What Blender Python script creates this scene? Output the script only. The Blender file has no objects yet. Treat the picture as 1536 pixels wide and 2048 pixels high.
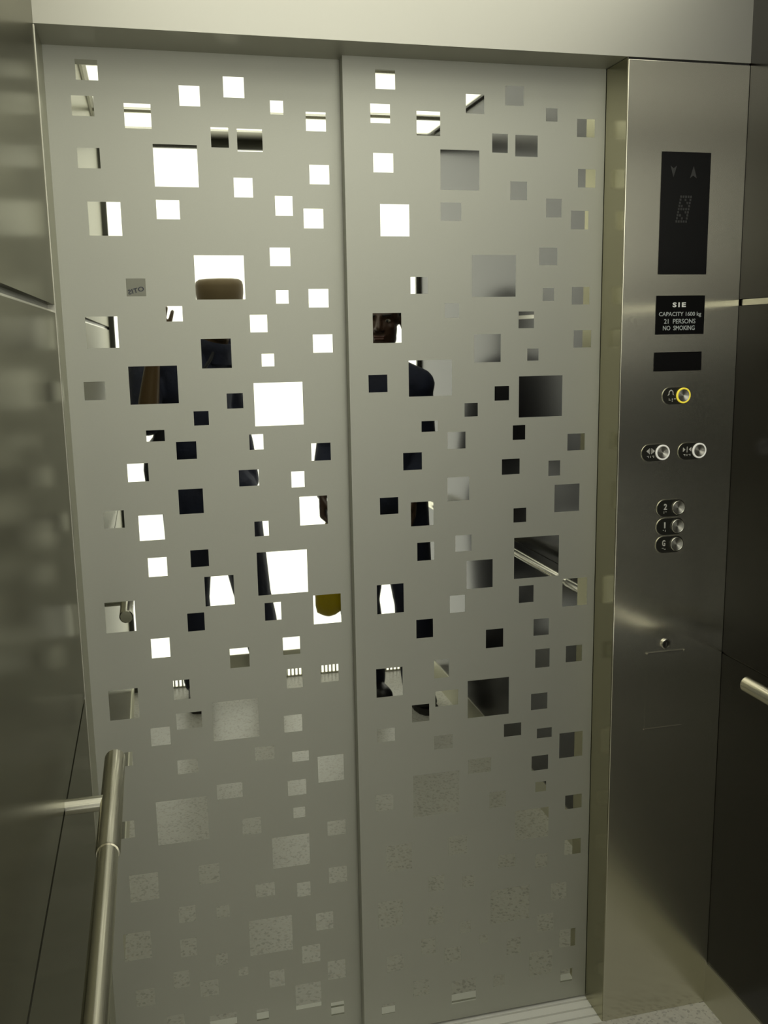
import bpy, bmesh, math, random
from mathutils import Vector, Matrix

SC = bpy.context.scene
COL = SC.collection
random.seed(7)

# ------------------------------------------------------------------ camera
cam_data = bpy.data.cameras.new('camera')
cam_data.sensor_fit = 'VERTICAL'
cam_data.sensor_height = 36.0
cam_data.sensor_width = 27.0
cam_data.lens = 36.0 * 1907.164 / 2048.0
cam_data.clip_start = 0.005
cam_data.clip_end = 50
cam = bpy.data.objects.new('camera', cam_data)
COL.objects.link(cam)
RX = Vector((0.971268, -0.237376, -0.017069))
UP = Vector((0.058823, 0.169952, 0.983695))
FW = Vector((0.230605, 0.956435, -0.179032))
CAM = Vector((0.137697, -1.889907, 1.572944))
cam.matrix_world = Matrix(((RX.x, UP.x, -FW.x, CAM.x),
                           (RX.y, UP.y, -FW.y, CAM.y),
                           (RX.z, UP.z, -FW.z, CAM.z), (0, 0, 0, 1)))
SC.camera = cam

# ------------------------------------------------------------------ world, view
w = bpy.data.worlds.new('world')
SC.world = w
w.use_nodes = True
w.node_tree.nodes['Background'].inputs[0].default_value = (0.9, 1.0, 0.8, 1)
w.node_tree.nodes['Background'].inputs[1].default_value = 0.0
vs = SC.view_settings
vs.view_transform = 'Standard'
vs.look = 'None'
vs.gamma = 1
vs.use_curve_mapping = False
vs.exposure = 0.0
CEIL_LIGHT = 2.0      # luminous ceiling
PANE_LIGHT = 2.5      # backlit glass of the rear wall

# ------------------------------------------------------------------ dimensions (metres)
XL, XR = -0.0165, 1.341          # side walls
YF, YB = -0.0899, -2.36          # front wall plane, rear wall plane
ZC = 2.415                       # ceiling
ZD = 2.10                        # door head
DL = 0.029                       # the far door leaf's plane
XS, XD = 0.527, 1.0743           # leaf meeting edge, right jamb


# ------------------------------------------------------------------ materials
def new_mat(name):
    m = bpy.data.materials.new(name)
    m.use_nodes = True
    nt = m.node_tree
    return m, nt, nt.nodes['Principled BSDF']


def simple(name, col, rough=0.5, metal=0.0, emit=None, es=0.0, spec=0.5):
    m, nt, b = new_mat(name)
    b.inputs['Base Color'].default_value = (*col, 1)
    b.inputs['Roughness'].default_value = rough
    b.inputs['Metallic'].default_value = metal
    b.inputs['Specular IOR Level'].default_value = spec
    if emit:
        b.inputs['Emission Color'].default_value = (*emit, 1)
        b.inputs['Emission Strength'].default_value = es
    return m


def brushed(name, col, rough, aniso, grain=0.015, edge=1.0, axis=(0.02, 0.03, 1), stretch=(60, 60, 1.5), bow=0.0):
    """steel sheet brushed along `axis`: highlights smear across the grain"""
    m, nt, b = new_mat(name)
    N, L = nt.nodes, nt.links
    b.inputs['Metallic'].default_value = 1.0
    b.inputs['Anisotropic'].default_value = aniso
    b.inputs['Specular Tint'].default_value = (edge, edge, edge * 0.92, 1)
    geo = N.new('ShaderNodeNewGeometry')
    cr = N.new('ShaderNodeVectorMath'); cr.operation = 'CROSS_PRODUCT'
    cr.inputs[0].default_value = axis
    L.new(geo.outputs['True Normal'], cr.inputs[1])
    nm = N.new('ShaderNodeVectorMath'); nm.operation = 'NORMALIZE'
    L.new(cr.outputs[0], nm.inputs[0])
    L.new(nm.outputs[0], b.inputs['Tangent'])
    tc = N.new('ShaderNodeTexCoord')
    mp = N.new('ShaderNodeMapping'); mp.inputs['Scale'].default_value = stretch
    L.new(tc.outputs['Object'], mp.inputs[0])
    nz = N.new('ShaderNodeTexNoise'); nz.inputs['Scale'].default_value = 8; nz.inputs['Detail'].default_value = 4
    L.new(mp.outputs[0], nz.inputs['Vector'])
    mix = N.new('ShaderNodeMix'); mix.data_type = 'RGBA'
    mix.inputs['A'].default_value = (*[c * (1 - grain) for c in col], 1)
    mix.inputs['B'].default_value = (*[min(1, c * (1 + grain)) for c in col], 1)
    L.new(nz.outputs['Fac'], mix.inputs['Factor'])
    L.new(mix.outputs['Result'], b.inputs['Base Color'])
    mr = N.new('ShaderNodeMapRange')
    mr.inputs['To Min'].default_value = rough * 0.97; mr.inputs['To Max'].default_value = rough * 1.03
    L.new(nz.outputs['Fac'], mr.inputs['Value'])
    L.new(mr.outputs[0], b.inputs['Roughness'])
    if bow:
        n2 = N.new('ShaderNodeTexNoise'); n2.inputs['Scale'].default_value = 2.2; n2.inputs['Detail'].default_value = 0
        L.new(tc.outputs['Object'], n2.inputs['Vector'])
        bp = N.new('ShaderNodeBump'); bp.inputs['Strength'].default_value = 1.0; bp.inputs['Distance'].default_value = bow
        L.new(n2.outputs['Fac'], bp.inputs['Height'])
        L.new(bp.outputs[0], b.inputs['Normal'])
    return m


STEEL = (0.60, 0.58, 0.50)
M = {}
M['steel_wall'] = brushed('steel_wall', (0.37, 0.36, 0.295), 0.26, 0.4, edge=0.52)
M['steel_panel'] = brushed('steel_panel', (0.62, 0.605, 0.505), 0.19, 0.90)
M['steel_head'] = brushed('steel_head', (0.46, 0.455, 0.405), 0.52, 0.0, bow=0.004)
M['steel_jamb'] = brushed('steel_jamb', (0.38, 0.365, 0.265), 0.25, 0.5)
M['steel_jamb_pale'] = brushed('steel_jamb_pale', (0.47, 0.465, 0.40), 0.35, 0.3)
M['steel_skirt'] = brushed('steel_skirt', (0.55, 0.54, 0.45), 0.35, 0.5, axis=(0.02, 1, 0.03), stretch=(60, 1.5, 60))
M['steel_tube'] = brushed('steel_tube', (0.58, 0.56, 0.49), 0.19, 0.0, axis=(0.02, 1, 0.03), stretch=(60, 2, 60))
M['steel_cap'] = simple('steel_cap', (0.58, 0.57, 0.50), 0.22, 1.0)
M['symbol_metal'] = simple('symbol_metal', (0.72, 0.71, 0.66), 0.4, 0.4)
M['turned_cap'] = simple('turned_cap', (0.66, 0.65, 0.58), 0.36, 1.0)
_nt = M['turned_cap'].node_tree
_b = _nt.nodes['Principled BSDF']
_b.inputs['Anisotropic'].default_value = 0.85
_b.inputs['Anisotropic Rotation'].default_value = 0.25
_tg = _nt.nodes.new('ShaderNodeTangent'); _tg.direction_type = 'RADIAL'; _tg.axis = 'Y'
_nt.links.new(_tg.outputs[0], _b.inputs['Tangent'])
M['steel_dark'] = simple('steel_dark', (0.10, 0.10, 0.085), 0.35, 1.0)
M['steel_ceiling'] = brushed('steel_ceiling', (0.36, 0.35, 0.30), 0.32, 0.0, axis=(0.02, 1, 0.03))
M['mirror'] = simple('mirror', (0.55, 0.56, 0.515), 0.015, 1.0)
M['black_gap'] = simple('black_gap', (0.010, 0.010, 0.009), 0.7)
M['black_glass'] = simple('black_glass', (0.006, 0.006, 0.006), 0.12, spec=0.35)
M['black_plate'] = simple('black_plate', (0.004, 0.004, 0.004), 0.5, spec=0.08)
M['white_print'] = simple('white_print', (0.75, 0.76, 0.74), 0.6)
M['grey_print'] = simple('grey_print', (0.42, 0.45, 0.45), 0.6)
M['faint_print'] = simple('faint_print', (0.028, 0.028, 0.027), 0.5)
M['yellow_ring'] = simple('yellow_ring', (0.75, 0.62, 0.05), 0.4, emit=(1.0, 0.82, 0.08), es=0.35)
M['white_ring'] = simple('white_ring', (0.72, 0.72, 0.66), 0.4, emit=(1.0, 0.98, 0.88), es=0.22)
M['diffuser'] = simple('diffuser', (0.8, 0.8, 0.75), 0.5, emit=(1.0, 0.985, 0.86), es=CEIL_LIGHT)
M['pane'] = simple('pane', (0.8, 0.8, 0.75), 0.4, emit=(1.0, 0.99, 0.88), es=PANE_LIGHT)
M['aluminium'] = simple('aluminium', (0.78, 0.78, 0.73), 0.5, 0.1)
M['skin_light'] = simple('skin_brown', (0.115, 0.072, 0.032), 0.42)
M['skin_dark'] = simple('skin_dark', (0.055, 0.028, 0.017), 0.42)
M['lips'] = simple('lips', (0.10, 0.04, 0.03), 0.4)
M['eye_white'] = simple('eye_white', (0.34, 0.31, 0.26), 0.25)
M['cap_cloth'] = simple('brown_cap_cloth', (0.17, 0.125, 0.062), 0.75)
M['bag_cloth'] = simple('black_bag_cloth', (0.009, 0.010, 0.013), 0.8)
M['pupil'] = simple('pupil', (0.01, 0.008, 0.006), 0.15)
M['hair'] = simple('black_hair', (0.008, 0.007, 0.006), 0.75)
M['boot'] = simple('boot_leather', (0.012, 0.012, 0.014), 0.45)
M['sole'] = simple('boot_sole', (0.02, 0.018, 0.015), 0.7)
M['phone'] = simple('phone_plastic', (0.012, 0.012, 0.013), 0.3)
M['paper'] = simple('paper', (0.62, 0.62, 0.58), 0.7)
M['ink'] = simple('navy_ink', (0.02, 0.03, 0.12), 0.6)


def fabric():
    m, nt, b = new_mat('navy_fabric')
    N, L = nt.nodes, nt.links
    tc = N.new('ShaderNodeTexCoord')
    nz = N.new('ShaderNodeTexNoise'); nz.inputs['Scale'].default_value = 9; nz.inputs['Detail'].default_value = 6
    L.new(tc.outputs['Object'], nz.inputs['Vector'])
    cr = N.new('ShaderNodeValToRGB')
    cr.color_ramp.elements[0].position = 0.3; cr.color_ramp.elements[0].color = (0.007, 0.009, 0.022, 1)
    cr.color_ramp.elements[1].position = 0.7; cr.color_ramp.elements[1].color = (0.013, 0.018, 0.045, 1)
    L.new(nz.outputs['Fac'], cr.inputs[0]); L.new(cr.outputs[0], b.inputs['Base Color'])
    b.inputs['Roughness'].default_value = 0.85
    n2 = N.new('ShaderNodeTexNoise'); n2.inputs['Scale'].default_value = 14; n2.inputs['Detail'].default_value = 3
    L.new(tc.outputs['Object'], n2.inputs['Vector'])
    bp = N.new('ShaderNodeBump'); bp.inputs['Strength'].default_value = 0.6; bp.inputs['Distance'].default_value = 0.02
    L.new(n2.outputs['Fac'], bp.inputs['Height']); L.new(bp.outputs[0], b.inputs['Normal'])
    return m


def bag_plastic():
    m, nt, b = new_mat('yellow_plastic')
    N, L = nt.nodes, nt.links
    b.inputs['Base Color'].default_value = (0.55, 0.43, 0.012, 1)
    b.inputs['Roughness'].default_value = 0.4
    tr = N.new('ShaderNodeBsdfTranslucent'); tr.inputs[0].default_value = (0.5, 0.42, 0.01, 1)
    mx = N.new('ShaderNodeMixShader'); mx.inputs[0].default_value = 0.3
    L.new(b.outputs[0], mx.inputs[1]); L.new(tr.outputs[0], mx.inputs[2])
    L.new(mx.outputs[0], N['Material Output'].inputs[0])
    tc = N.new('ShaderNodeTexCoord')
    nz = N.new('ShaderNodeTexNoise'); nz.inputs['Scale'].default_value = 22; nz.inputs['Detail'].default_value = 4
    L.new(tc.outputs['Object'], nz.inputs['Vector'])
    bp = N.new('ShaderNodeBump'); bp.inputs['Strength'].default_value = 0.7; bp.inputs['Distance'].default_value = 0.01
    L.new(nz.outputs['Fac'], bp.inputs['Height']); L.new(bp.outputs[0], b.inputs['Normal'])
    return m


def etched():
    """bead-blasted steel of the leaves: matt, faintly cloudy with finger marks"""
    m, nt, b = new_mat('etched_steel')
    N, L = nt.nodes, nt.links
    b.inputs['Metallic'].default_value = 1.0
    tc = N.new('ShaderNodeTexCoord')
    nz = N.new('ShaderNodeTexNoise'); nz.inputs['Scale'].default_value = 3.0; nz.inputs['Detail'].default_value = 5
    L.new(tc.outputs['Object'], nz.inputs['Vector'])
    fine = N.new('ShaderNodeTexNoise'); fine.inputs['Scale'].default_value = 420; fine.inputs['Detail'].default_value = 2
    L.new(tc.outputs['Object'], fine.inputs['Vector'])
    add = N.new('ShaderNodeMix'); add.data_type = 'FLOAT'; add.inputs['Factor'].default_value = 0.35
    L.new(nz.outputs['Fac'], add.inputs['A']); L.new(fine.outputs['Fac'], add.inputs['B'])
    cr = N.new('ShaderNodeValToRGB')
    cr.color_ramp.elements[0].position = 0.3; cr.color_ramp.elements[0].color = (0.475, 0.48, 0.425, 1)
    cr.color_ramp.elements[1].position = 0.7; cr.color_ramp.elements[1].color = (0.50, 0.505, 0.45, 1)
    L.new(add.outputs['Result'], cr.inputs[0]); L.new(cr.outputs[0], b.inputs['Base Color'])
    b.inputs['Roughness'].default_value = 0.62
    return m


def terrazzo():
    m, nt, b = new_mat('speckled_floor')
    N, L = nt.nodes, nt.links
    tc = N.new('ShaderNodeTexCoord')
    v = N.new('ShaderNodeTexVoronoi'); v.inputs['Scale'].default_value = 170
    L.new(tc.outputs['Object'], v.inputs['Vector'])
    nz = N.new('ShaderNodeTexNoise'); nz.inputs['Scale'].default_value = 60; nz.inputs['Detail'].default_value = 3
    L.new(tc.outputs['Object'], nz.inputs['Vector'])
    sep = N.new('ShaderNodeSeparateColor')
    L.new(v.outputs['Color'], sep.inputs[0])
    r1 = N.new('ShaderNodeValToRGB'); r1.color_ramp.interpolation = 'CONSTANT'
    e = r1.color_ramp.elements
    e[0].position = 0.0; e[0].color = (0.24, 0.23, 0.21, 1)
    e[1].position = 0.16; e[1].color = (0.52, 0.51, 0.455, 1)
    for p, c in ((0.55, (0.46, 0.45, 0.405, 1)), (0.75, (0.52, 0.51, 0.455, 1)), (0.93, (0.42, 0.39, 0.33, 1))):
        x = e.new(p); x.color = c
    L.new(sep.outputs[0], r1.inputs[0])
    mix = N.new('ShaderNodeMix'); mix.data_type = 'RGBA'
    mix.inputs['B'].default_value = (0.55, 0.54, 0.485, 1)
    L.new(nz.outputs['Fac'], mix.inputs['Factor'])
    L.new(r1.outputs[0], mix.inputs['A'])
    L.new(mix.outputs['Result'], b.inputs['Base Color'])
    b.inputs['Roughness'].default_value = 0.35
    return m


def laminate():
    m, nt, b = new_mat('brown_laminate')
    N, L = nt.nodes, nt.links
    tc = N.new('ShaderNodeTexCoord')
    mp = N.new('ShaderNodeMapping'); mp.inputs['Scale'].default_value = (20, 20, 0.8)
    L.new(tc.outputs['Object'], mp.inputs[0])
    nz = N.new('ShaderNodeTexNoise'); nz.inputs['Scale'].default_value = 5; nz.inputs['Detail'].default_value = 5
    L.new(mp.outputs[0], nz.inputs['Vector'])
    cr = N.new('ShaderNodeValToRGB')
    cr.color_ramp.elements[0].color = (0.0014, 0.0008, 0.0004, 1)
    cr.color_ramp.elements[1].color = (0.0030, 0.0016, 0.0009, 1)
    L.new(nz.outputs['Fac'], cr.inputs[0]); L.new(cr.outputs[0], b.inputs['Base Color'])
    b.inputs['Roughness'].default_value = 0.20
    b.inputs['Specular IOR Level'].default_value = 0.42
    return m


M['fabric'] = fabric()
M['bag'] = bag_plastic()
M['etched'] = etched()
M['floor'] = terrazzo()
M['laminate'] = laminate()


# ------------------------------------------------------------------ mesh helpers
def tag(o, label=None, cat=None, group=None, kind=None):
    if label: o['label'] = label
    if cat: o['category'] = cat
    if group: o['group'] = group
    if kind: o['kind'] = kind
    return o


def empty(name, loc=(0, 0, 0)):
    o = bpy.data.objects.new(name, None)
    o.empty_display_size = 0.05
    o.location = loc
    COL.objects.link(o)
    return o


def build(name, bm, mats, parent=None, smooth=False, bevel=0.0):
    me = bpy.data.meshes.new(name)
    bmesh.ops.recalc_face_normals(bm, faces=bm.faces[:])
    bm.to_mesh(me)
    bm.free()
    for m in (mats if isinstance(mats, (list, tuple)) else [mats]):
        me.materials.append(m)
    if smooth:
        for p in me.polygons: p.use_smooth = True
    o = bpy.data.objects.new(name, me)
    COL.objects.link(o)
    if parent:
        o.parent = parent
        o.matrix_parent_inverse = Matrix.Translation(-Vector(parent.location)) if parent.type == 'EMPTY' and parent.parent is None else Matrix()
    if bevel:
        b = o.modifiers.new('bevel', 'BEVEL'); b.width = bevel; b.segments = 2; b.limit_method = 'ANGLE'
    return o


def box(bm, x0, x1, y0, y1, z0, z1, mi=0):
    vs_ = [bm.verts.new(p) for p in ((x0, y0, z0), (x1, y0, z0), (x1, y1, z0), (x0, y1, z0), (x0, y0, z1), (x1, y0, z1), (x1, y1, z1), (x0, y1, z1))]
    for f in ((0, 3, 2, 1), (4, 5, 6, 7), (0, 1, 5, 4), (1, 2, 6, 5), (2, 3, 7, 6), (3, 0, 4, 7)):
        bm.faces.new([vs_[i] for i in f]).material_index = mi


def bx(*a):
    bm = bmesh.new(); box(bm, *a); return bm


def frame_basis(d):
    d = d.normalized()
    a = Vector((0, 0, 1)) if abs(d.z) < 0.9 else Vector((1, 0, 0))
    u = d.cross(a).normalized()
    return u, d.cross(u).normalized()


def lathe(bm, p0, d, prof, n=32, mi=0):
    """rings (distance along d, radius); radius 0 closes to a point"""
    d = Vector(d).normalized(); p0 = Vector(p0)
    u, v = frame_basis(d)
    prev = None
    for k, (t, r) in enumerate(prof):
        c = p0 + d * t
        if r < 1e-7: ring = [bm.verts.new(c)]
        else: ring = [bm.verts.new(c + u * (r * math.cos(2 * math.pi * i / n)) + v * (r * math.sin(2 * math.pi * i / n))) for i in range(n)]
        if prev:
            for i in range(n):
                j = (i + 1) % n
                if len(prev) == 1 and len(ring) > 1: f = [prev[0], ring[i], ring[j]]
                elif len(ring) == 1 and len(prev) > 1: f = [prev[i], prev[j], ring[0]]
                else: f = [prev[i], prev[j], ring[j], ring[i]]
                bm.faces.new(f).material_index = mi
        prev = ring


def stadium(bm, cx0, cx1, cz, r, y0, y1, n=16):
    """pill-shaped plate lying in an x-z plane, from y0 (back) to y1 (front)"""
    pts = []
    for i in range(n + 1):
        a = math.pi / 2 + math.pi * i / n; pts.append((cx0 + r * math.cos(a), cz + r * math.sin(a)))
    for i in range(n + 1):
        a = -math.pi / 2 + math.pi * i / n; pts.append((cx1 + r * math.cos(a), cz + r * math.sin(a)))
    f = [bm.verts.new((x, y1, z)) for x, z in pts]; b = [bm.verts.new((x, y0, z)) for x, z in pts]
    bm.faces.new(f); bm.faces.new(b[::-1])
    for i in range(len(pts)):
        j = (i + 1) % len(pts); bm.faces.new([f[i], b[i], b[j], f[j]])


def prism(bm, pts, y0, y1):
    f = [bm.verts.new((x, y1, z)) for x, z in pts]; b = [bm.verts.new((x, y0, z)) for x, z in pts]
    bm.faces.new(f); bm.faces.new(b[::-1])
    for i in range(len(pts)):
        j = (i + 1) % len(pts); bm.faces.new([f[i], b[i], b[j], f[j]])


def text_bm(s, x0, x1, z0, z1, y_front, depth=0.0004, bold=0.0, face=-1, spacing=1.0):
    """lettering fitted to a box of an x-z plane, read from -y (face=-1) or +y (face=+1)"""
    cu = bpy.data.curves.new('t', 'FONT')
    cu.body = s; cu.size = 1; cu.extrude = 0.01; cu.offset = bold; cu.space_character = spacing; cu.resolution_u = 3
    o = bpy.data.objects.new('t', cu); COL.objects.link(o)
    dg = bpy.context.evaluated_depsgraph_get()
    me = bpy.data.meshes.new_from_object(o.evaluated_get(dg))
    bpy.data.objects.remove(o); bpy.data.curves.remove(cu)
    xs = [v.co.x for v in me.vertices]; ys = [v.co.y for v in me.vertices]
    ax, bx_, ay, by = min(xs), max(xs), min(ys), max(ys)
    bm = bmesh.new(); bm.from_mesh(me); bpy.data.meshes.remove(me)
    for v in bm.verts:
        tx = (v.co.x - ax) / (bx_ - ax); tz = (v.co.y - ay) / (by - ay)
        if face > 0: tx = 1 - tx
        yy = y_front + (depth if (v.co.z < 0) else 0.0) * (-face)
        v.co = Vector((x0 + tx * (x1 - x0), yy, z0 + tz * (z1 - z0)))
    return bm


# ================================================================== SETTING
bm = bmesh.new(); box(bm, XL - 0.02, XR + 0.02, YB - 0.05, YF, -0.04, 0.0)
tag(build('floor', bm, M['floor']), 'pale speckled vinyl floor of the lift car', 'floor', kind='structure')

# aluminium door sill with running grooves
bm = bmesh.new()
y = YF
k = 0
while y < 0.075:
    g = (k % 3 == 2)
    yy = y + (0.006 if g else 0.011)
    box(bm, XL, XD + 0.25, y, yy, -0.04, -0.006 if g else 0.0, 0)
    y = yy; k += 1
tag(build('trim_1', bm, M['aluminium']), 'grooved aluminium sill under the lift doors', 'sill', kind='structure')

# side walls: backing, three panels, recessed channels between them
def side_wall(name, x, sgn, mat, zj, label, gap=0.0045):
    bm = bmesh.new()
    d = 0.012
    xs = sorted((x, x + sgn * d)); xb = sorted((x + sgn * d, x + sgn * 0.04))
    yb, yf = YB, YF
    for z0, z1 in ((0.0, zj - gap), (zj + gap, 1.627), (1.641, ZC)):
        box(bm, xs[0], xs[1], yb, yf, z0, z1, 0)
    box(bm, xb[0], xb[1], yb - 0.05, yf, 0, ZC + 0.05, 1)
    o = build(name, bm, [mat, M['steel_dark']], bevel=0)
    return tag(o, label, 'wall', kind='structure')


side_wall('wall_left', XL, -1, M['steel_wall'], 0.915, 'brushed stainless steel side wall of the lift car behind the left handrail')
side_wall('wall_right', XR, 1, M['laminate'], 0.872, 'dark brown laminate side wall of the lift car beside the control panel', 0.002)
tag(build('trim_7', bx(XR + 0.003, XR + 0.012, YB, YF, 0.870, 0.874), M['steel_dark']), 'thin strip in the joint of the brown wall above its handrail', 'trim', kind='structure')
# bright strip lying in the slot of the laminate wall
tag(build('trim_2', bx(XR + 0.004, XR + 0.012, YB, YF, 1.628, 1.640), M['steel_cap']), 'steel strip set in the slot of the brown wall', 'trim', kind='structure')
tag(build('trim_3', bx(XL - 0.012, XL - 0.006, YB, YF, 1.6275, 1.632), M['steel_cap']), 'steel strip set in the slot of the steel side wall', 'trim', kind='structure')

# front wall: head panel with its soffit, the return that carries the controls
bm = bmesh.new()
box(bm, XL, XR, YF, 0.10, ZD + 0.001, ZC)
tag(build('wall_front_head', bm, M['steel_head']), 'bright stainless steel head panel above the lift doors', 'wall', kind='structure')
bm = bmesh.new()
box(bm, XD, XR, YF, 0.10, 0.0, ZD - 0.003)
tag(build('wall_front', bm, [M['steel_panel']], bevel=0.0012), 'tall brushed steel return panel that carries the lift controls', 'wall', kind='structure')
bm = bmesh.new(); box(bm, XD - 0.0015, XD, YF + 0.0015, 0.0, 0.0, ZD)
tag(build('trim_4', bm, M['steel_jamb']), 'narrow steel jamb between right door leaf and control panel', 'trim', kind='structure')
bm = bmesh.new(); box(bm, XL - 0.03, XL + 0.0020, YF, 0.10, 0.0, ZD)
tag(build('trim_5', bm, M['steel_jamb_pale'], bevel=0.0006), 'narrow steel jamb between steel side wall and left door leaf', 'trim', kind='structure')
tag(build('trim_6', bx(XD + 0.0, XR, YF + 0.004, YF + 0.02, ZD - 0.003, ZD + 0.001), M['black_gap']), 'dark joint above the control panel', 'trim', kind='structure')

# skirtings
tag(build('baseboard_right', bx(XR - 0.004, XR, YB, YF, 0, 0.104), M['steel_skirt']), 'brushed steel skirting of the brown wall', 'skirting', kind='structure')
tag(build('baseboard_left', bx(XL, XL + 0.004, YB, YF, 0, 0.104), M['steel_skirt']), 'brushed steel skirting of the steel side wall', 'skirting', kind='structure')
bm = bmesh.new()
box(bm, XL, XR, YB - 0.004, YB + 0.002, 0.042, 0.133)
box(bm, XL, XR, YB - 0.004, YB + 0.002, 0.0, 0.006)
x = XL
while x < XR:
    box(bm, x, min(XR, x + 0.008), YB - 0.004, YB + 0.002, 0.006, 0.042); x += 0.018
tag(build('baseboard_back', bm, M['steel_skirt']), 'rear steel skirting with a row of vertical vent slots', 'skirting', kind='structure')

# rear wall: stiles and backlit glass
bm = bmesh.new()
box(bm, XL, XL + 0.022, YB - 0.03, YB + 0.012, 0, ZC)
box(bm, XR - 0.014, XR, YB - 0.03, YB + 0.012, 0, ZC)
box(bm, XL, XR, YB - 0.03, YB + 0.012, 2.375, ZC)
box(bm, XL, XR, YB - 0.06, YB - 0.03, 0, ZC)
tag(build('wall_back', bm, M['steel_dark']), 'dark steel frame of the rear wall around the lit glass', 'wall', kind='structure')
tag(build('window_1', bx(XL + 0.022, XR - 0.014, YB - 0.03, YB - 0.006, 0.0, 2.375), M['pane']), 'large frosted glass pane glowing white in the rear wall', 'window', kind='structure')

# ceiling with luminous panels
bm = bmesh.new(); box(bm, XL - 0.03, XR + 0.03, YB - 0.06, 0.1, ZC, ZC + 0.05)
tag(build('ceiling', bm, M['steel_ceiling']), 'steel ceiling plate above the light panels', 'ceiling', kind='structure')
for nm, y0, y1 in (('rear', -2.13, -1.86), ('second from the rear', -1.81, -1.25), ('third from the rear', -1.21, -0.67), ('front', -0.63, -0.11)):
    t = empty('ceiling_light', (0.66, (y0 + y1) / 2, ZC))
    lab = {'rear': 'short luminous ceiling panel nearest the rear glass wall', 'front': 'luminous ceiling panel next to the head panel above the doors',
           'second from the rear': 'luminous ceiling panel above the two people, second from rear glass wall',
           'third from the rear': 'luminous ceiling panel in mid car, third from rear glass wall'}[nm]
    tag(t, lab, 'ceiling light', 'luminous ceiling panels')
    bm = bmesh.new()
    for a in ((XL + 0.01, XR - 0.01, y0, y0 + 0.012), (XL + 0.01, XR - 0.01, y1 - 0.012, y1), (XL + 0.01, XL + 0.022, y0 + 0.012, y1 - 0.012), (XR - 0.022, XR - 0.01, y0 + 0.012, y1 - 0.012)):
        box(bm, *a, ZC - 0.012, ZC)
    build('frame', bm, M['steel_cap'], t)
    build('diffuser', bx(XL + 0.022, XR - 0.022, y0 + 0.012, y1 - 0.012, ZC - 0.008, ZC), M['diffuser'], t)

# ------------------------------------------------------------------ door leaves with the mirror-polished squares
SQ = """591,2079,630,2044;580,2017,619,1982;584,1927,624,1891;596,1832,655,1771;672,2007,720,1962;773,2042,811,2006;855,2061,894,2024;942,2022,967,1997;1010,2004,1049,1969;828,1970,861,1934;877,1969,925,1928;720,1937,801,1861;867,1880,903,1844;1014,1907,1053,1871;720,1837,763,1802;945,1848,979,1811;1000,1825,1039,1788;931,1751,971,1716;785,1736,880,1653;656,1693,692,1660;940,1670,965,1644;1005,1672,1045,1636;727,1641,758,1612;887,1623,921,1589;577,1623,636,1564;1011,1583,1051,1547;790,1578,848,1521;907,1547,932,1522;650,1528,742,1455;566,1501,605,1466;889,1490,987,1404;835,1471,867,1441;769,1438,798,1410;676,1404,711,1382;732,1379,771,1344;876,1388,904,1357;1001,1365,1041,1329;636,1340,676,1304;852,1317,892,1284;958,1309,985,1276;731,1284,779,1234;585,1249,624,1214;651,1236,700,1185;973,1256,1031,1196;879,1210,908,1179;748,1159,784,1124;664,1149,701,1110;773,1102,832,1040;881,1145,985,1054;575,1064,633,1001;995,1045,1054,982;893,1037,927,999;735,1028,769,990;660,981,697,940;817,945,857,903;928,959,964,921;1006,890,1045,852;933,889,967,846;699,888,732,846;570,880,628,816;701,816,753,781;775,832,871,746;924,786,963,748;648,790,687,751;994,684,1051,624;698,713,740,682;860,722,901,692;776,648,830,614;927,637,967,602;649,626,755,528;563,592,603,554;937,573,963,549;1011,530,1052,496;826,563,866,525;888,509,970,436;585,468,644,406;729,469,773,424;1011,419,1052,381;848,405,890,374;939,394,969,360;682,379,718,341;762,367,790,338;564,335,621,271;830,320,925,235;979,313,1018,271;681,302,716,259;755,254,781,225;945,238,986,195;803,211,824,191;1002,189,1043,143;663,227,697,187;718,193,758,155;870,190,904,149;927,144,985,82;582,198,622,158;1007,84,1037,51;838,100,865,72;735,105,794,47;643,123,681,85;568,78,599,53;939,702,975,679;569,744,609,714"""
SQ = [tuple(int(v) / 1000 for v in s.split(',')) for s in SQ.split(';')]


def leaf(name, x0, x1, yf, dx, label):
    bm = bmesh.new()
    box(bm, x0, x1, yf, yf + 0.026, 0.006, ZD + 0.02, 0)
    for a, zt, b, zb in SQ:
        q = [bm.verts.new((p[0] + dx, yf - 0.00012, p[1])) for p in ((a, zb), (b, zb), (b, zt), (a, zt))]
        q2 = [bm.verts.new((p[0] + dx, yf + 0.001, p[1])) for p in ((a, zb), (b, zb), (b, zt), (a, zt))]
        bm.faces.new(q).material_index = 1
        for i in range(4):
            j = (i + 1) % 4; bm.faces.new([q[i], q2[i], q2[j], q[j]]).material_index = 1
    return tag(build(name, bm, [M['etched'], M['mirror']]), label, 'lift door', 'sliding lift door leaves', 'structure')


leaf('door_1', XL + 0.0021, XS + 0.05, DL, -0.551, 'etched steel sliding door leaf with mirror squares, set deeper, beside the steel wall')
leaf('door_2', XS, XD - 0.0025, 0.0, 0.0, 'etched steel sliding door leaf with mirror squares, beside the control panel')
tag(build('wall_shaft', bx(XL - 0.05, XR, 0.105, 0.115, -0.04, ZC), M['black_gap']), 'black shaft wall behind the lift doors', 'wall', kind='structure')

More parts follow.
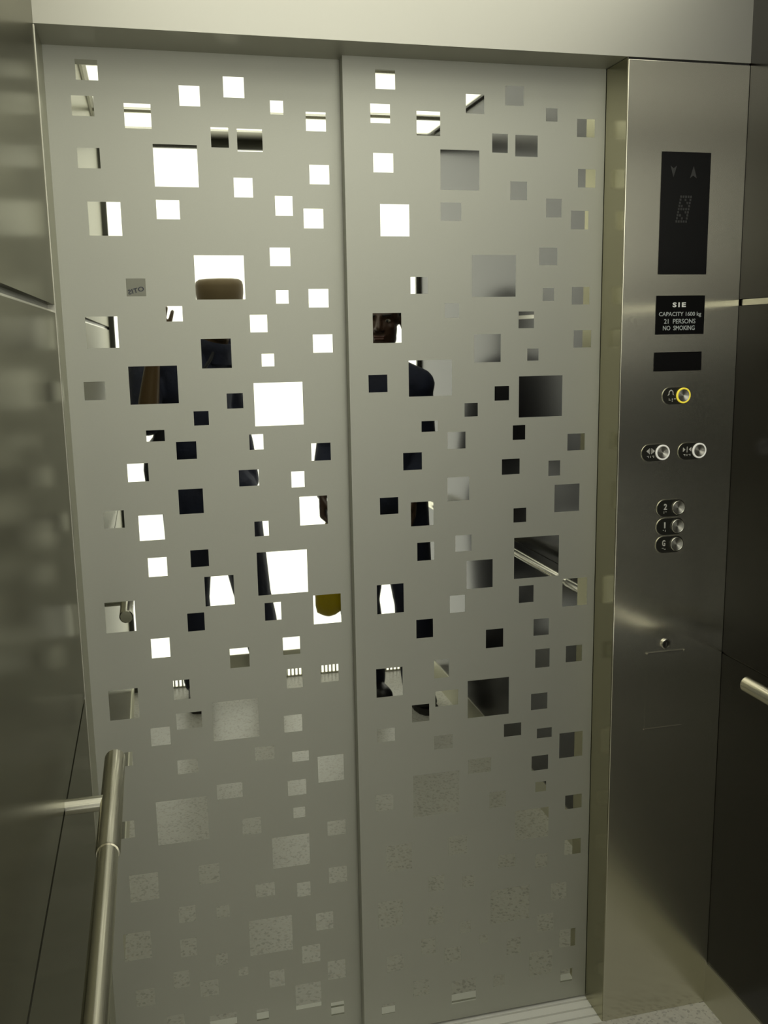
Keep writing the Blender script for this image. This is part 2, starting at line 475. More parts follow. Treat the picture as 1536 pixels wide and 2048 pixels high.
# ================================================================== HANDRAILS
def handrail(xw, sgn, z, y_end, y_rear, posts, sleeve, label, xo=0.0645):
    xc = xw + sgn * xo
    t = empty('handrail', (xw, (y_end + y_rear) / 2, z))
    tag(t, label, 'handrail', 'tubular steel handrails')
    bm = bmesh.new()
    lathe(bm, (xc, y_end - 0.02, z), (0, -1, 0), [(0, 0), (0, .0138), (abs(y_rear - y_end) - 0.04, .0138), (abs(y_rear - y_end) - 0.04, 0)])
    build('rail', bm, M['steel_tube'], t, smooth=False)
    for s0, s1 in ((y_end, y_end - sleeve), (y_rear + sleeve, y_rear)):
        bm = bmesh.new()
        Ls = s0 - s1
        lathe(bm, (xc, s0, z), (0, -1, 0), [(0, 0), (0, .0140), (.0025, .0163), (Ls - .004, .0163), (Ls, .0150), (Ls, 0)])
        build('end_sleeve', bm, M['steel_tube'], t)
    for py in posts:
        bm = bmesh.new()
        lathe(bm, (xw, py, z), (sgn, 0, 0), [(0, 0), (0, .0115), (xo - 0.008, .0115), (xo - 0.002, .006), (xo - 0.002, 0)])
        build('post', bm, M['steel_cap'], t)
    for o in t.children:
        for p in o.data.polygons: p.use_smooth = len(p.vertices) == 4
        md = o.modifiers.new('split', 'EDGE_SPLIT'); md.split_angle = math.radians(35)
    return t


handrail(XL, 1, 0.915, -0.385, -2.34, (-0.537, -1.25, -2.05), 0.30, 'tubular steel handrail with thicker end sleeve on the steel side wall')
handrail(XR, -1, 0.872, -0.275, -2.12, (-0.43, -1.2, -1.97), 0.30, 'tubular steel handrail on the dark brown wall')

# ================================================================== CONTROL PANEL FIXTURES
Y = YF
def on_panel(name, x, z):
    return empty(name, (x, Y, z))


# position display
t = on_panel('position_display', 1.2055, 1.81)
tag(t, 'tall unlit black floor indicator window near the top of the panel', 'display')
build('glass', bx(1.151, 1.2605, Y - 0.0012, Y + 0.004, 1.691, 1.9285), M['black_glass'], t)
bm = bmesh.new(); prism(bm, [(1.171, 1.902), (1.178, 1.897), (1.185, 1.902), (1.178, 1.880)], Y - 0.0012, Y - 0.0015)
build('down_arrow', bm, M['faint_print'], t)
bm = bmesh.new(); prism(bm, [(1.215, 1.879), (1.222, 1.884), (1.230, 1.879), (1.2225, 1.902)], Y - 0.0012, Y - 0.0015)
build('up_arrow', bm, M['faint_print'], t)
bm = bmesh.new()
for r in range(9):
    for c in range(5):
        if (r in (0, 4, 8)) or c in (0, 4) or (r + c) % 3 == 0:
            cx = 1.188 + c * 0.0055 + r * 0.0011; cz = 1.795 + r * 0.006
            box(bm, cx - .0019, cx + .0019, Y - 0.0015, Y - 0.0012, cz - .0022, cz + .0022)
build('digit', bm, M['faint_print'], t)

# capacity plate
t = on_panel('capacity_plate', 1.205, 1.61)
tag(t, 'black capacity plate with white SIE lettering below the tall display', 'sign')
PX0, PX1, PZ0, PZ1 = 1.1495, 1.2600, 1.571, 1.649
build('plate', bx(PX0, PX1, Y - 0.0015, Y + 0.002, PZ0, PZ1), M['black_plate'], t)
def ptext(s, u0, u1, v0, v1, mat, bold=0.0, sp=1.0):
    fx = lambda u: PX0 + (u - 570) / 416 * (PX1 - PX0)
    fz = lambda v: PZ1 - (v - 131) / 338 * (PZ1 - PZ0)
    build('lettering', text_bm(s, fx(u0), fx(u1), fz(v1), fz(v0), Y - 0.0019, 0.0005, bold, -1, sp), mat, t)
ptext('SIE', 709, 822, 190, 232, M['white_print'], 0.035, 1.35)
ptext('CAPACITY 1600 kg', 595, 958, 273, 320, M['grey_print'], 0.008)
ptext('21  PERSONS', 641, 910, 334, 375, M['grey_print'], 0.008)
ptext('NO  SMOKING', 633, 906, 393, 433, M['grey_print'], 0.008)

# blank black window
t = build('blank_display', bx(1.1485, 1.2580, Y - 0.0012, Y + 0.002, 1.4962, 1.535), M['black_glass'])
tag(t, 'small blank black window below the capacity plate', 'display')


def dots(bm, pts, cx, cz, p=0.0024, r=0.0009):
    for a, b in pts:
        lathe(bm, (cx + a * p, Y - 0.001, cz - b * p), (0, -1, 0), [(0, r), (0.0006, r * 0.8), (0.0009, 0)], 8)


def button(name, label, group, x0, x1, zc, h, bx_c, bz_c, ringmat, draw, lit):
    t = on_panel(name, (x0 + x1) / 2, zc)
    tag(t, label, 'lift button', group)
    r = h / 2
    bm = bmesh.new(); stadium(bm, x0 + r, x1 - r, zc, r, Y + 0.002, Y - 0.0006)
    build('backplate', bm, M['steel_dark'], t)
    # raised rim of the pill
    bm = bmesh.new()
    n = 20; pts = []
    for i in range(n + 1):
        a = math.pi / 2 + math.pi * i / n; pts.append((x0 + r, math.cos(a), math.sin(a)))
    for i in range(n + 1):
        a = -math.pi / 2 + math.pi * i / n; pts.append((x1 - r, math.cos(a), math.sin(a)))
    rows = []
    for rr, yy in ((r + .0008, Y), (r + .0008, Y - .0014), (r - .0006, Y - .0014), (r - .0006, Y)):
        rows.append([bm.verts.new((cx + rr * a, yy, zc + rr * b)) for cx, a, b in pts])
    for k in range(4):
        for i in range(len(pts)):
            j = (i + 1) % len(pts); bm.faces.new([rows[k][i], rows[k][j], rows[(k + 1) % 4][j], rows[(k + 1) % 4][i]])
    build('rim', bm, M['steel_panel'], t)
    bm = bmesh.new(); R = 0.0162 if lit else 0.0152
    Ri = 0.0128
    lathe(bm, (bx_c, Y - 0.0004, bz_c), (0, -1, 0), [(0, R), (0.0026, R), (0.0034, R - 0.0008), (0.0034, Ri + 0.0004), (0.0022, Ri)], 48)
    build('ring', bm, ringmat, t, smooth=True)
    bm = bmesh.new()
    lathe(bm, (bx_c, Y - 0.0004, bz_c), (0, -1, 0), [(0.0, Ri), (0.0030, Ri), (0.0030, Ri * .94), (0.0010, Ri * .35), (0.0006, 0)], 48)
    c = build('cap', bm, M['turned_cap'], t, smooth=True)
    md = c.modifiers.new('split', 'EDGE_SPLIT'); md.split_angle = math.radians(40)
    draw(t)
    return t


def sym(t, polys, name='symbol'):
    bm = bmesh.new()
    for p in polys: prism(bm, p, Y - 0.0006, Y - 0.0017)
    build(name, bm, M['symbol_metal'], t)


def braille(t, cx, cz, pts):
    bm = bmesh.new(); dots(bm, pts, cx, cz)
    build('braille', bm, M['symbol_metal'], t)


def bell(t):
    cx, cz = 1.1905, 1.4505
    outer = [(-.0075, -.0045), (-.0055, -.002), (-.005, .003), (-.0025, .0062), (.0025, .0062), (.005, .003), (.0055, -.002), (.0075, -.0045)]
    inner = [(.004, -.003), (.0036, .0025), (.0018, .0046), (-.0018, .0046), (-.0036, .0025), (-.004, -.003)]
    n = len(outer)
    # left half, right half of the bell outline as strips
    P = lambda l: [(cx + a, cz + b) for a, b in l]
    sym(t, [P([(-.0075, -.0045), (-.004, -.0032), (-.0036, .0025), (-.0018, .0046), (-.0025, .0062), (-.005, .003), (-.0055, -.002)]),
            P([(.0075, -.0045), (.0055, -.002), (.005, .003), (.0025, .0062), (.0018, .0046), (.0036, .0025), (.004, -.0032)]),
            P([(-.0025, .0062), (-.0018, .0046), (.0018, .0046), (.0025, .0062), (0, .0075)])])
    braille(t, 1.1865, 1.4385, [(0, 0), (0, 1), (1, 1), (3, 0), (3, 1), (3, 2), (5, 0), (6, 0)])


def open_sym(cx, cz, inward):
    def f(t):
        s = -1 if inward else 1
        L_ = [(cx - .0028, cz - .006), (cx - .0028, cz + .006), (cx - .0018, cz + .006), (cx - .0018, cz - .006)]
        Rr = [(cx + .0018, cz - .006), (cx + .0018, cz + .006), (cx + .0028, cz + .006), (cx + .0028, cz - .006)]
        a, b = (.0042, .0096) if not inward else (.0096, .0042)
        TL = [(cx - a, cz + .0045), (cx - b, cz), (cx - a, cz - .0045)]
        TR = [(cx + a, cz + .0045), (cx + b, cz), (cx + a, cz - .0045)]
        if inward:
            L_ = [(cx - .0006, cz - .006), (cx - .0006, cz + .006), (cx + .0006, cz + .006), (cx + .0006, cz - .006)]
            sym(t, [L_, TL, TR])
        else:
            sym(t, [L_, Rr, TL, TR])
        braille(t, cx - .007, cz - .0105, [(0, 0), (1, 0), (1, 1), (3, 0), (3, 1), (5, 0), (6, 0), (6, 1)])
    return f


def digit(s, cx, cz, br):
    def f(t):
        build('numeral', text_bm(s, cx - (.0014 if s == '1' else .0036), cx + (.0014 if s == '1' else .0036), cz - .0065, cz + .0065, Y - .0018, .0012, 0.02), M['symbol_metal'], t)
        braille(t, cx - .003, cz - .011, br)
    return f


button('alarm_button', 'alarm button with yellow ring and bell symbol below the blank window', 'panel push buttons', 1.171, 1.2365, 1.4448, 0.036, 1.219, 1.4452, M['yellow_ring'], bell, True)
button('door_button', 'white-ringed door open button with arrows pointing apart', 'panel push buttons', 1.1275, 1.193, 1.327, 0.036, 1.1755, 1.3275, M['white_ring'], open_sym(1.148, 1.331, False), True)
button('door_button', 'white-ringed door close button with arrows pointing together', 'panel push buttons', 1.2125, 1.278, 1.327, 0.036, 1.2615, 1.3277, M['white_ring'], open_sym(1.233, 1.331, True), True)
button('floor_button', 'steel floor button marked 2, topmost of three', 'panel push buttons', 1.1675, 1.234, 1.2072, 0.037, 1.2175, 1.2072, M['steel_cap'], digit('2', 1.187, 1.2105, [(0, 0), (0, 1), (2, 0)]), False)
button('floor_button', 'steel floor button marked 1, between 2 and G', 'panel push buttons', 1.1675, 1.234, 1.1672, 0.037, 1.2175, 1.1672, M['steel_cap'], digit('1', 1.187, 1.1705, [(0, 0), (2, 0), (2, 1)]), False)
button('floor_button', 'steel floor button marked G, lowest of three', 'panel push buttons', 1.1675, 1.234, 1.1280, 0.037, 1.2165, 1.1280, M['steel_cap'], digit('G', 1.186, 1.1315, [(0, 0), (1, 0), (2, 1), (3, 1)]), False)

# key switch and service flap
t = on_panel('key_switch', 1.2, 0.906)
tag(t, 'small round steel key switch above the service flap', 'key switch')
bm = bmesh.new(); lathe(bm, (1.2, Y, 0.906), (0, -1, 0), [(0, .0115), (.004, .0115), (.005, .0105), (.005, .0085), (.0015, .008)], 32)
build('collar', bm, M['steel_cap'], t, smooth=False)
bm = bmesh.new(); lathe(bm, (1.2, Y, 0.906), (0, -1, 0), [(0.001, .0082), (.003, .0082), (.003, 0)], 24)
build('barrel', bm, M['steel_dark'], t)
build('keyhole', bx(1.1990, 1.2010, Y - .0034, Y - .002, 0.9005, 0.9105), M['steel_cap'], t)
t = on_panel('service_flap', 1.2, 0.80)
tag(t, 'flush steel service flap low on the panel under the key switch', 'service flap')
build('flap', bx(1.155, 1.2465, Y - 0.0001, Y + 0.002, 0.714, 0.886), M['steel_panel'], t)
bm = bmesh.new(); box(bm, 1.154, 1.2475, Y - 0.0030, Y + 0.002, 0.8862, 0.8890)
for cx in (1.157, 1.2445):
    lathe(bm, (cx, Y - .003, 0.8876), (0, -1, 0), [(0, .0024), (.001, .002), (.001, 0)], 12)
build('hinge_strip', bm, M['steel_cap'], t)
build('lower_lip', bx(1.154, 1.2475, Y - 0.0018, Y + 0.002, 0.7112, 0.7130), M['steel_cap'], t)

# ================================================================== PEOPLE (seen in the mirror squares)
def capsule(bm, p0, r0, p1, r1, n=14):
    p0, p1 = Vector(p0), Vector(p1)
    d = p1 - p0; Ln = d.length
    if Ln < 1e-6: return
    prof = [(-r0, 0)] + [(-r0 * math.cos(a), r0 * math.sin(a)) for a in (0.4, 0.8, 1.2)] + [(0, r0), (Ln, r1)] + [(Ln + r1 * math.cos(a), r1 * math.sin(a)) for a in (1.2, 0.8, 0.4)] + [(Ln + r1, 0)]
    lathe(bm, p0, d, prof, n)


def ellipsoid(bm, c, rad, rot=None):
    m = Matrix.Translation(Vector(c)) @ (rot.to_4x4() if rot else Matrix.Identity(4)) @ Matrix.Diagonal((*rad, 1))
    bmesh.ops.create_icosphere(bm, subdivisions=3, radius=1, matrix=m)


def chain(bm, pts):
    for (a, ra), (b, rb) in zip(pts, pts[1:]): capsule(bm, a, ra, b, rb)


def fuse(name, bm, mat, parent, voxel=0.005, smooth=4, fac=0.5):
    """union of overlapping volumes as one continuous skin"""
    bmesh.ops.recalc_face_normals(bm, faces=bm.faces[:])
    me = bpy.data.meshes.new(name); bm.to_mesh(me); bm.free()
    o = bpy.data.objects.new(name, me); COL.objects.link(o)
    r = o.modifiers.new('r', 'REMESH'); r.mode = 'VOXEL'; r.voxel_size = voxel
    s = o.modifiers.new('s', 'SMOOTH'); s.factor = fac; s.iterations = smooth
    dg = bpy.context.evaluated_depsgraph_get()
    m2 = bpy.data.meshes.new_from_object(o.evaluated_get(dg))
    bpy.data.objects.remove(o); bpy.data.meshes.remove(me)
    m2.name = name
    m2.materials.clear(); m2.materials.append(mat)
    for p in m2.polygons: p.use_smooth = True
    o = bpy.data.objects.new(name, m2); COL.objects.link(o)
    o.parent = parent
    o.matrix_parent_inverse = Matrix.Translation(-Vector(parent.location))
    return o


def part(name, bm, mat, parent, smooth=True):
    o = build(name, bm, mat, parent, smooth)
    return o


def head(bm, c, R, s=1.0):
    """c = centre of the skull, R = rotation (face looks along R @ +y)"""
    P = lambda x, y, z: Vector(c) + R @ (Vector((x, y, z)) * s)
    ellipsoid(bm, P(0, -0.008, 0.028), (0.077 * s, 0.094 * s, 0.086 * s), R)      # cranium
    ellipsoid(bm, P(0, 0.022, -0.035), (0.062 * s, 0.066 * s, 0.078 * s), R)      # face
    ellipsoid(bm, P(0, 0.052, -0.090), (0.036 * s, 0.030 * s, 0.026 * s), R)      # chin
    ellipsoid(bm, P(0, 0.072, 0.018), (0.052 * s, 0.016 * s, 0.012 * s), R)       # brow
    for sx in (-1, 1):
        ellipsoid(bm, P(sx * 0.034, 0.056, -0.026), (0.023 * s, 0.020 * s, 0.018 * s), R)   # cheek
        ellipsoid(bm, P(sx * 0.079, -0.006, -0.010), (0.009 * s, 0.019 * s, 0.031 * s), R)  # ear
        ellipsoid(bm, P(sx * 0.011, 0.090, -0.036), (0.010 * s, 0.011 * s, 0.009 * s), R)   # nostril wings
        ellipsoid(bm, P(sx * 0.043, 0.014, -0.068), (0.015 * s, 0.036 * s, 0.026 * s), R)   # jaw
    capsule(bm, P(0, 0.084, 0.010), 0.009 * s, P(0, 0.100, -0.030), 0.012 * s)    # nose
    capsule(bm, P(-0.018, 0.080, -0.060), 0.006 * s, P(0.018, 0.080, -0.060), 0.006 * s)
    capsule(bm, P(-0.015, 0.079, -0.069), 0.006 * s, P(0.015, 0.079, -0.069), 0.006 * s)
    return P


def face_parts(P, R, s, parent, hair_mat=None, brow=True):
    for sx in (-1, 1):
        bm = bmesh.new(); ellipsoid(bm, P(sx * 0.031, 0.0690, -0.004), (0.0125 * s, 0.009 * s, 0.0065 * s), R)
        e = part('eye', bm, M['eye_white'], parent)
        bm = bmesh.new(); ellipsoid(bm, P(sx * 0.031, 0.0770, -0.004), (0.0048 * s, 0.0022 * s, 0.0052 * s), R)
        p = build('pupil', bm, M['pupil'], None, True)
        p.parent = e; p.matrix_parent_inverse = e.matrix_parent_inverse.copy(); p.matrix_parent_inverse = Matrix()
        bm = bmesh.new(); capsule(bm, P(sx * 0.016, 0.0875, 0.016), 0.0035 * s, P(sx * 0.044, 0.079, 0.018), 0.003 * s)
        part('eyebrow', bm, M['hair'], parent)
    bm = bmesh.new(); capsule(bm, P(-0.017, 0.0845, -0.0605), 0.0042 * s, P(0.017, 0.0845, -0.0605), 0.0042 * s)
    capsule(bm, P(-0.014, 0.0835, -0.0690), 0.0046 * s, P(0.014, 0.0835, -0.0690), 0.0046 * s)
    part('lips', bm, M['lips'], parent)


def hand(bm, wrist, fwd, palm_n, side, curl, thumb=0.5, spread=0.1, s=1.0):
    """fwd: wrist->fingers, palm_n: direction the palm faces, side: towards the thumb"""
    f = Vector(fwd).normalized(); n = Vector(palm_n); n = (n - f * n.dot(f)).normalized()
    sd = Vector(side); sd = (sd - f * sd.dot(f) - n * sd.dot(n)).normalized()
    W_ = Vector(wrist)
    for k in (-1.5, -0.5, 0.5, 1.5):
        capsule(bm, W_ + sd * (k * 0.012) * s, 0.015 * s, W_ + (f * 0.088 + sd * (k * 0.0225)) * s, 0.0125 * s)
    for k, (ln, cu) in zip((1.5, 0.5, -0.5, -1.5), ((0.070, curl), (0.078, curl), (0.072, curl * 1.05), (0.056, curl * 1.1))):
        p = W_ + (f * 0.092 + sd * (k * 0.0235)) * s
        d = (f + sd * (k * spread * 0.6)).normalized()
        r = 0.0098 * s
        for seg, frac in enumerate((0.45, 0.32, 0.23)):
            ang = cu * (0.8, 1.0, 0.7)[seg]
            d = (d * math.cos(ang) + n * math.sin(ang)).normalized()
            # keep the bend in the finger's plane
            q = p + d * ln * frac * s
            capsule(bm, p, r, q, r * 0.92, 10)
            p = q; r *= 0.92
            nn = (n - d * n.dot(d))
            n_loc = nn.normalized() if nn.length > 1e-4 else n
            if seg < 2: n_use = n_loc
            # next bend turns about the same axis
            ax = d.cross(n_loc)
            n = n_loc
        n = Vector(palm_n); n = (n - f * n.dot(f)).normalized()
    p = W_ + (f * 0.028 + sd * 0.026 + n * 0.006) * s
    q = W_ + (f * 0.062 + sd * (0.052 - 0.01 * thumb) + n * (0.012 + 0.025 * thumb)) * s
    r_ = W_ + (f * 0.092 + sd * (0.056 - 0.03 * thumb) + n * (0.016 + 0.04 * thumb)) * s
    capsule(bm, W_ + (f * 0.01 + sd * 0.012) * s, 0.016 * s, p, 0.0145 * s)
    capsule(bm, p, 0.0135 * s, q, 0.0115 * s); capsule(bm, q, 0.0112 * s, r_, 0.0095 * s)


def boots(parent, side_pts):
    for ank, toe in side_pts:
        a, tpt = Vector(ank), Vector(toe)
        d = (tpt - a); d.z = 0; d.normalize()
        heel = a - d * 0.055
        bm = bmesh.new()
        capsule(bm, (a.x, a.y, 0.16), 0.052, (a.x, a.y, 0.07), 0.050)
        capsule(bm, (heel.x, heel.y, 0.052), 0.036, (a.x + d.x * .06, a.y + d.y * .06, 0.055), 0.044)
        capsule(bm, (a.x + d.x * .04, a.y + d.y * .04, 0.055), 0.046, (tpt.x - d.x * .05, tpt.y - d.y * .05, 0.046), 0.044)
        b = fuse('boot', bm, M['boot'], parent, 0.005, 3)
        bm = bmesh.new(); side = Vector((-d.y, d.x, 0))
        outline = []
        for tt, wd in ((-.095, .012), (-.085, .030), (-.04, .038), (.03, .040), (.09, .048), (.135, .044), (.165, .028), (.172, .010)):
            outline.append((tt, wd))
        pts = [a + d * tt + side * wd for tt, wd in outline] + [a + d * tt - side * wd for tt, wd in outline[::-1]]
        lo = [bm.verts.new((p.x, p.y, 0.0)) for p in pts]; hi = [bm.verts.new((p.x, p.y, 0.024)) for p in pts]
        bm.faces.new(hi); bm.faces.new(lo[::-1])
        for i in range(len(pts)):
            j = (i + 1) % len(pts); bm.faces.new([lo[i], lo[j], hi[j], hi[i]])
        so = build('sole', bm, M['sole'])
        so.parent = b
        so.matrix_parent_inverse = Matrix()


def person(loc, label, skin, J, headc, headR, hs, short_left=False, hands=None, collar=0.0):
    t = empty('person', loc)
    tag(t, label, 'person')
    V = Vector
    neck = V(J['neck']); chest = V(J['chest']); waist = V(J['waist']); pel = V(J['pelvis'])
    ax = (V(J['sr']) - V(J['sl'])); ax.z = 0; ax.normalize()
    rotc = Matrix((ax, Vector((-ax.y, ax.x, 0)), Vector((0, 0, 1)))).transposed()
    ah = (V(J['hr']) - V(J['hl'])); ah.z = 0; ah.normalize()
    roth = Matrix((ah, Vector((-ah.y, ah.x, 0)), Vector((0, 0, 1)))).transposed()

    def trunk(bm, g):
        ellipsoid(bm, chest, (0.150 + g, 0.105 + g, 0.175 + g), rotc)
        ellipsoid(bm, (chest + waist) / 2, (0.140 + g, 0.100 + g, 0.17 + g), rotc)
        ellipsoid(bm, waist, (0.138 + g, 0.100 + g, 0.14 + g), roth)
        ellipsoid(bm, pel, (0.155 + g, 0.110 + g, 0.12 + g), roth)
        for k in ('sl', 'sr'):
            capsule(bm, V(J[k]), 0.056 + g, chest + V((0, 0, 0.10)) + (V(J[k]) - chest) * 0.2, 0.075 + g)
            capsule(bm, neck - V((0, 0, 0.012)), 0.045 + g * 0.6, V(J[k]) + V((0, 0, 0.005)), 0.042 + g)

    def arm(bm, k, g, to=1.0, upto='hand'):
        S, E_, H_ = V(J['s' + k]), V(J['e' + k]), V(J['w' + k])
        capsule(bm, S, 0.050 + g, E_, 0.040 + g)
        if to > 0:
            capsule(bm, E_, 0.040 + g, E_.lerp(H_, 0.3 * to), 0.041 + g)
            if to > 0.3: capsule(bm, E_.lerp(H_, 0.3), 0.041 + g, E_.lerp(H_, to), 0.041 + g - 0.014 * to)

    def leg(bm, k, g, to=1.0):
        Hh, K, A_ = V(J['h' + k]), V(J['k' + k]), V(J['a' + k])
        capsule(bm, Hh, 0.088 + g, K, 0.056 + g)
        capsule(bm, K, 0.054 + g, K.lerp(A_, 0.35), 0.056 + g)
        capsule(bm, K.lerp(A_, 0.35), 0.056 + g, A_, 0.036 + g)

    bm = bmesh.new()
    trunk(bm, 0.0)
    capsule(bm, neck, 0.054, V(headc) - V((0, 0, 0.05)), 0.052)
    P = head(bm, headc, headR, hs)
    for k in 'lr':
        arm(bm, k, 0); leg(bm, k, 0)
        A_ = V(J['a' + k]); T_ = V(J['t' + k])
        capsule(bm, A_, 0.034, A_.lerp(V((T_.x, T_.y, 0.03)), 0.8), 0.020)
        hand(bm, *hands[k])
    fuse('body', bm, skin, t, 0.0045, 3)
    face_parts(P, headR, hs, t)

    bm = bmesh.new()
    trunk(bm, 0.014)
    arm(bm, 'l', 0.022 if short_left else 0.012, 0.0 if short_left else 0.9)
    arm(bm, 'r', 0.012, 0.9)
    for k in 'lr': leg(bm, k, 0.028)
    fuse('coverall', bm, M['fabric'], t, 0.008, 5)
    bm = bmesh.new()
    cr_, ch_ = (collar, 0.085) if collar else (0.068, 0.045)
    lathe(bm, neck + V((0, 0, -0.03)), (V(headc) - neck), [(0, cr_ + .010), (ch_ * .6, cr_ + .003), (ch_, cr_), (ch_, cr_ - .006), (.02, cr_ - .008)], 28)
    part('collar', bm, M['fabric'], t)
    boots(t, [(J['al'], J['tl']), (J['ar'], J['tr'])])
    return t, P


Rz = lambda a: Matrix.Rotation(math.radians(a), 3, 'Z')
Rx_ = lambda a: Matrix.Rotation(math.radians(a), 3, 'X')
Ry_ = lambda a: Matrix.Rotation(math.radians(a), 3, 'Y')

# photographer, body turned towards the steel wall, phone in the raised hand
JA = dict(neck=(0.405, -2.19, 1.535), chest=(0.315, -2.18, 1.36), waist=(0.335, -2.17, 1.12), pelvis=(0.370, -2.16, 0.97),
          sl=(0.118, -2.185, 1.455), el=(0.118, -1.985, 1.265), wl=(0.158, -1.965, 1.525),
          sr=(0.450, -2.235, 1.510), er=(0.500, -2.255, 1.20), wr=(0.545, -2.21, 0.945),
          hl=(0.268, -2.14, 0.93), kl=(0.254, -2.12, 0.50), al=(0.270, -2.18, 0.09), tl=(0.262, -2.00, 0.05),
          hr=(0.455, -2.16, 0.93), kr=(0.518, -2.13, 0.50), ar=(0.590, -2.20, 0.09), tr=(0.615, -2.03, 0.05))
pa, PA = person((0.37, -2.16, 0), 'person in navy coverall and brown brimless cap holding up a phone, beside the steel wall', M['skin_light'], JA,
                (0.440, -2.14, 1.706), Rz(14) @ Rx_(-16), 1.03, short_left=True, collar=0.080,
                hands={'l': ((0.158, -1.963, 1.535), (0.27, 0.0, 1.0), (0, 1, 0), (1, 0, 0), 0.06, 0.35, 0.02, 1.06),
                       'r': ((0.545, -2.21, 0.945), (0.05, 0.2, -1.0), (-0.9, 0.2, 0), (0, 1, 0.2), 0.35, 0.3)})

# brown brimless cap
RA = Rz(14) @ Rx_(-16)
bm = bmesh.new()
lathe(bm, PA(0, -0.008, 0.030), RA @ Vector((0, -0.22, 1)), [(0, .094), (.030, .0985), (.062, .0985), (.078, .094), (.087, .080), (.090, .050), (.091, 0)], 40)
cp = build('cap', bm, M['cap_cloth'], pa, smooth=True)

# black pouch worn at the hip
bm = bmesh.new()
prism(bm, [(.092, 1.06), (.098, 1.12), (.118, 1.158), (.136, 1.18), (.148, 1.222), (.185, 1.232), (.192, .95), (.180, .93), (.112, .93), (.100, .96)], -2.20, -2.035)
hp = build('hip_pouch', bm, M['bag_cloth'], pa, bevel=0.010)
bm = bmesh.new()
path = [(.168, -2.045, 1.225), (.23, -2.035, 1.30), (.31, -2.032, 1.40), (.385, -2.075, 1.50), (.425, -2.15, 1.575), (.42, -2.23, 1.57), (.36, -2.31, 1.45), (.24, -2.30, 1.30), (.170, -2.19, 1.225)]
chain(bm, [(p, 0.007) for p in path])
st = build('strap', bm, M['bag_cloth'], None, smooth=True)
st.parent = hp

# second person against the brown wall, carrying a bag
JB = dict(neck=(1.065, -1.935, 1.470), chest=(1.060, -1.945, 1.305), waist=(1.060, -1.945, 1.08), pelvis=(1.060, -1.940, 0.93),
          sl=(0.895, -1.955, 1.405), el=(0.845, -1.965, 1.125), wl=(0.800, -1.865, 0.950),
          sr=(1.205, -1.905, 1.385), er=(1.240, -1.945, 1.10), wr=(1.140, -1.775, 0.955),
          hl=(0.985, -1.945, 0.89), kl=(0.945, -1.915, 0.50), al=(1.015, -2.045, 0.09), tl=(1.055, -1.89, 0.05),
          hr=(1.135, -1.935, 0.89), kr=(1.165, -1.865, 0.48), ar=(1.195, -1.945, 0.09), tr=(1.215, -1.78, 0.05))
pb, PB = person((1.06, -1.94, 0), 'dark-haired person in navy coverall standing at the brown wall, carrying a yellow bag', M['skin_dark'], JB,
                (1.060, -1.925, 1.648), Rz(20) @ Rx_(-2), 1.07,
                hands={'l': ((0.800, -1.865, 0.950), (0.0, 0.1, -1.0), (0.9, 0.3, 0), (0.3, 1, 0), 1.05, 0.8),
                       'r': ((1.140, -1.775, 0.955), (-0.1, 0.05, -1.0), (-0.9, 0, 0), (0, 1, 0.2), 0.35, 0.3)})
# cropped black hair of the second person
bm = bmesh.new()
ellipsoid(bm, PB(0, -0.016, 0.036), (0.087, 0.103, 0.092), Rz(20) @ Rx_(-2))
hb = fuse('hair', bm, M['hair'], pb, 0.005, 2)

# phone held by the photographer (the picture is taken through its lens)
t = empty('mobile_phone', (0.157, -1.920, 1.53))
tag(t, 'small black mobile phone held upright in the raised hand', 'phone')
bm = bmesh.new(); box(bm, 0.124, 0.190, -1.927, -1.914, 1.530, 1.646)
build('case', bm, M['phone'], t, bevel=0.003)
build('screen', bx(0.128, 0.186, -1.9276, -1.927, 1.540, 1.630), M['black_glass'], t)
bm = bmesh.new(); lathe(bm, (0.1377, -1.914, 1.5729), (0, 1, 0), [(0, .006), (.002, .006), (.002, .0042), (.0012, 0)], 24)
build('lens', bm, M['black_glass'], t)

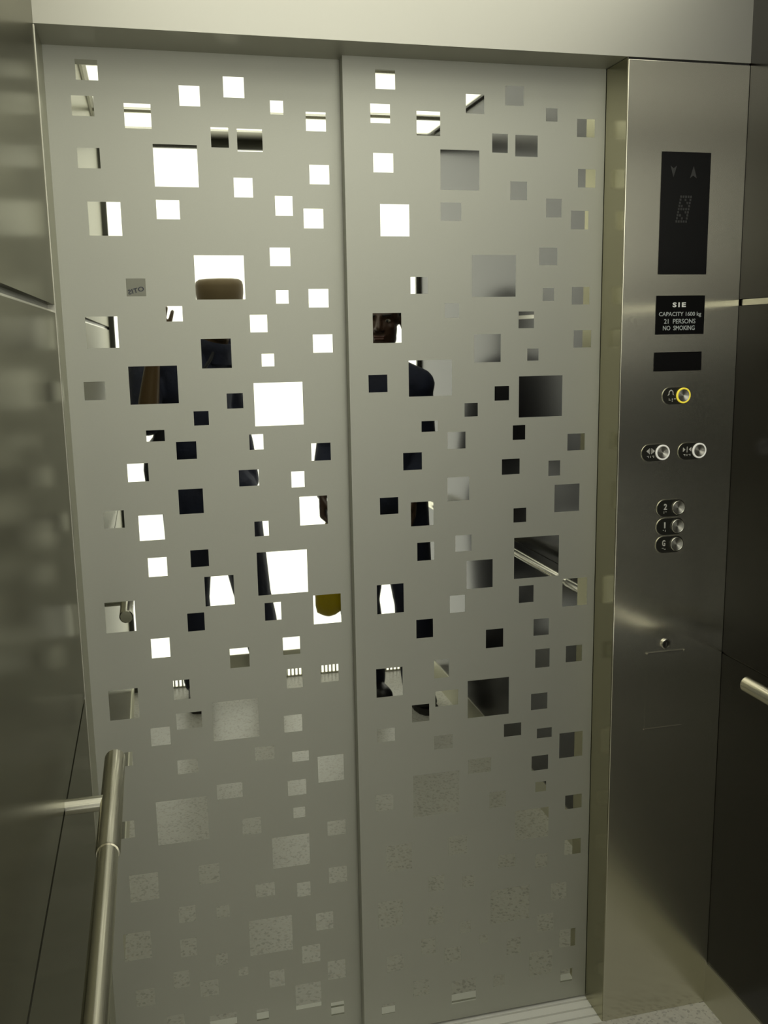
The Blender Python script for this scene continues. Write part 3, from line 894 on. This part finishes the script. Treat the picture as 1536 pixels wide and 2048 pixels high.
# yellow carrier bag
t = empty('carrier_bag', (0.813, -1.85, 0.445))
tag(t, 'yellow plastic carrier bag hanging from the hand of the dark-haired person', 'bag')
bm = bmesh.new()
n = 36
rings = []
prof = [(0.440, 0.012, 0.010), (0.444, 0.034, 0.026), (0.455, 0.052, 0.036), (0.485, 0.059, 0.041), (0.54, 0.058, 0.040), (0.61, 0.052, 0.034), (0.68, 0.042, 0.024), (0.735, 0.030, 0.015), (0.765, 0.022, 0.010)]
for z, a, b in prof:
    ring = []
    for i in range(n):
        th = 2 * math.pi * i / n
        wob = 1 + 0.05 * math.sin(3 * th + z * 40) + 0.03 * math.sin(7 * th - z * 25)
        ring.append(bm.verts.new((0.811 + a * wob * math.cos(th), -1.85 + b * wob * math.sin(th), z + 0.004 * math.sin(2 * th + 1))))
    rings.append(ring)
bm.faces.new(rings[0][::-1])
for r0, r1 in zip(rings, rings[1:]):
    for i in range(n):
        j = (i + 1) % n; bm.faces.new([r0[i], r0[j], r1[j], r1[i]])
bm.faces.new(rings[-1])
build('pouch', bm, M['bag'], t, smooth=True)
for dy in (-0.006, 0.006):
    bm = bmesh.new()
    pts = [(0.792, -1.85 + dy, 0.758), (0.798, -1.853 + dy, 0.80), (0.812, -1.856 + dy, 0.832), (0.822, -1.853 + dy, 0.80), (0.830, -1.85 + dy, 0.758)]
    chain(bm, [(p, 0.004) for p in pts])
    build('handle', bm, M['bag'], t, smooth=True)

# paper notice taped to the rear glass, beside the photographer's head
t = empty('paper_notice', (0.10, YB - 0.005, 1.79))
tag(t, 'pale paper notice with navy OTIS lettering on the rear glass', 'notice')
bm = bmesh.new(); box(bm, 0.04, 0.165, YB - 0.0055, YB - 0.0045, 1.71, 1.86)
pp = build('sheet', bm, M['paper'], t)
bm = text_bm('OTIS', 0.070, 0.138, 1.782, 1.802, YB - 0.0040, 0.0004, 0.01, face=1)
bmesh.ops.rotate(bm, cent=(0.10, YB, 1.79), matrix=Matrix.Rotation(math.radians(-14), 3, 'Y'), verts=bm.verts[:])
build('lettering', bm, M['ink'], t)
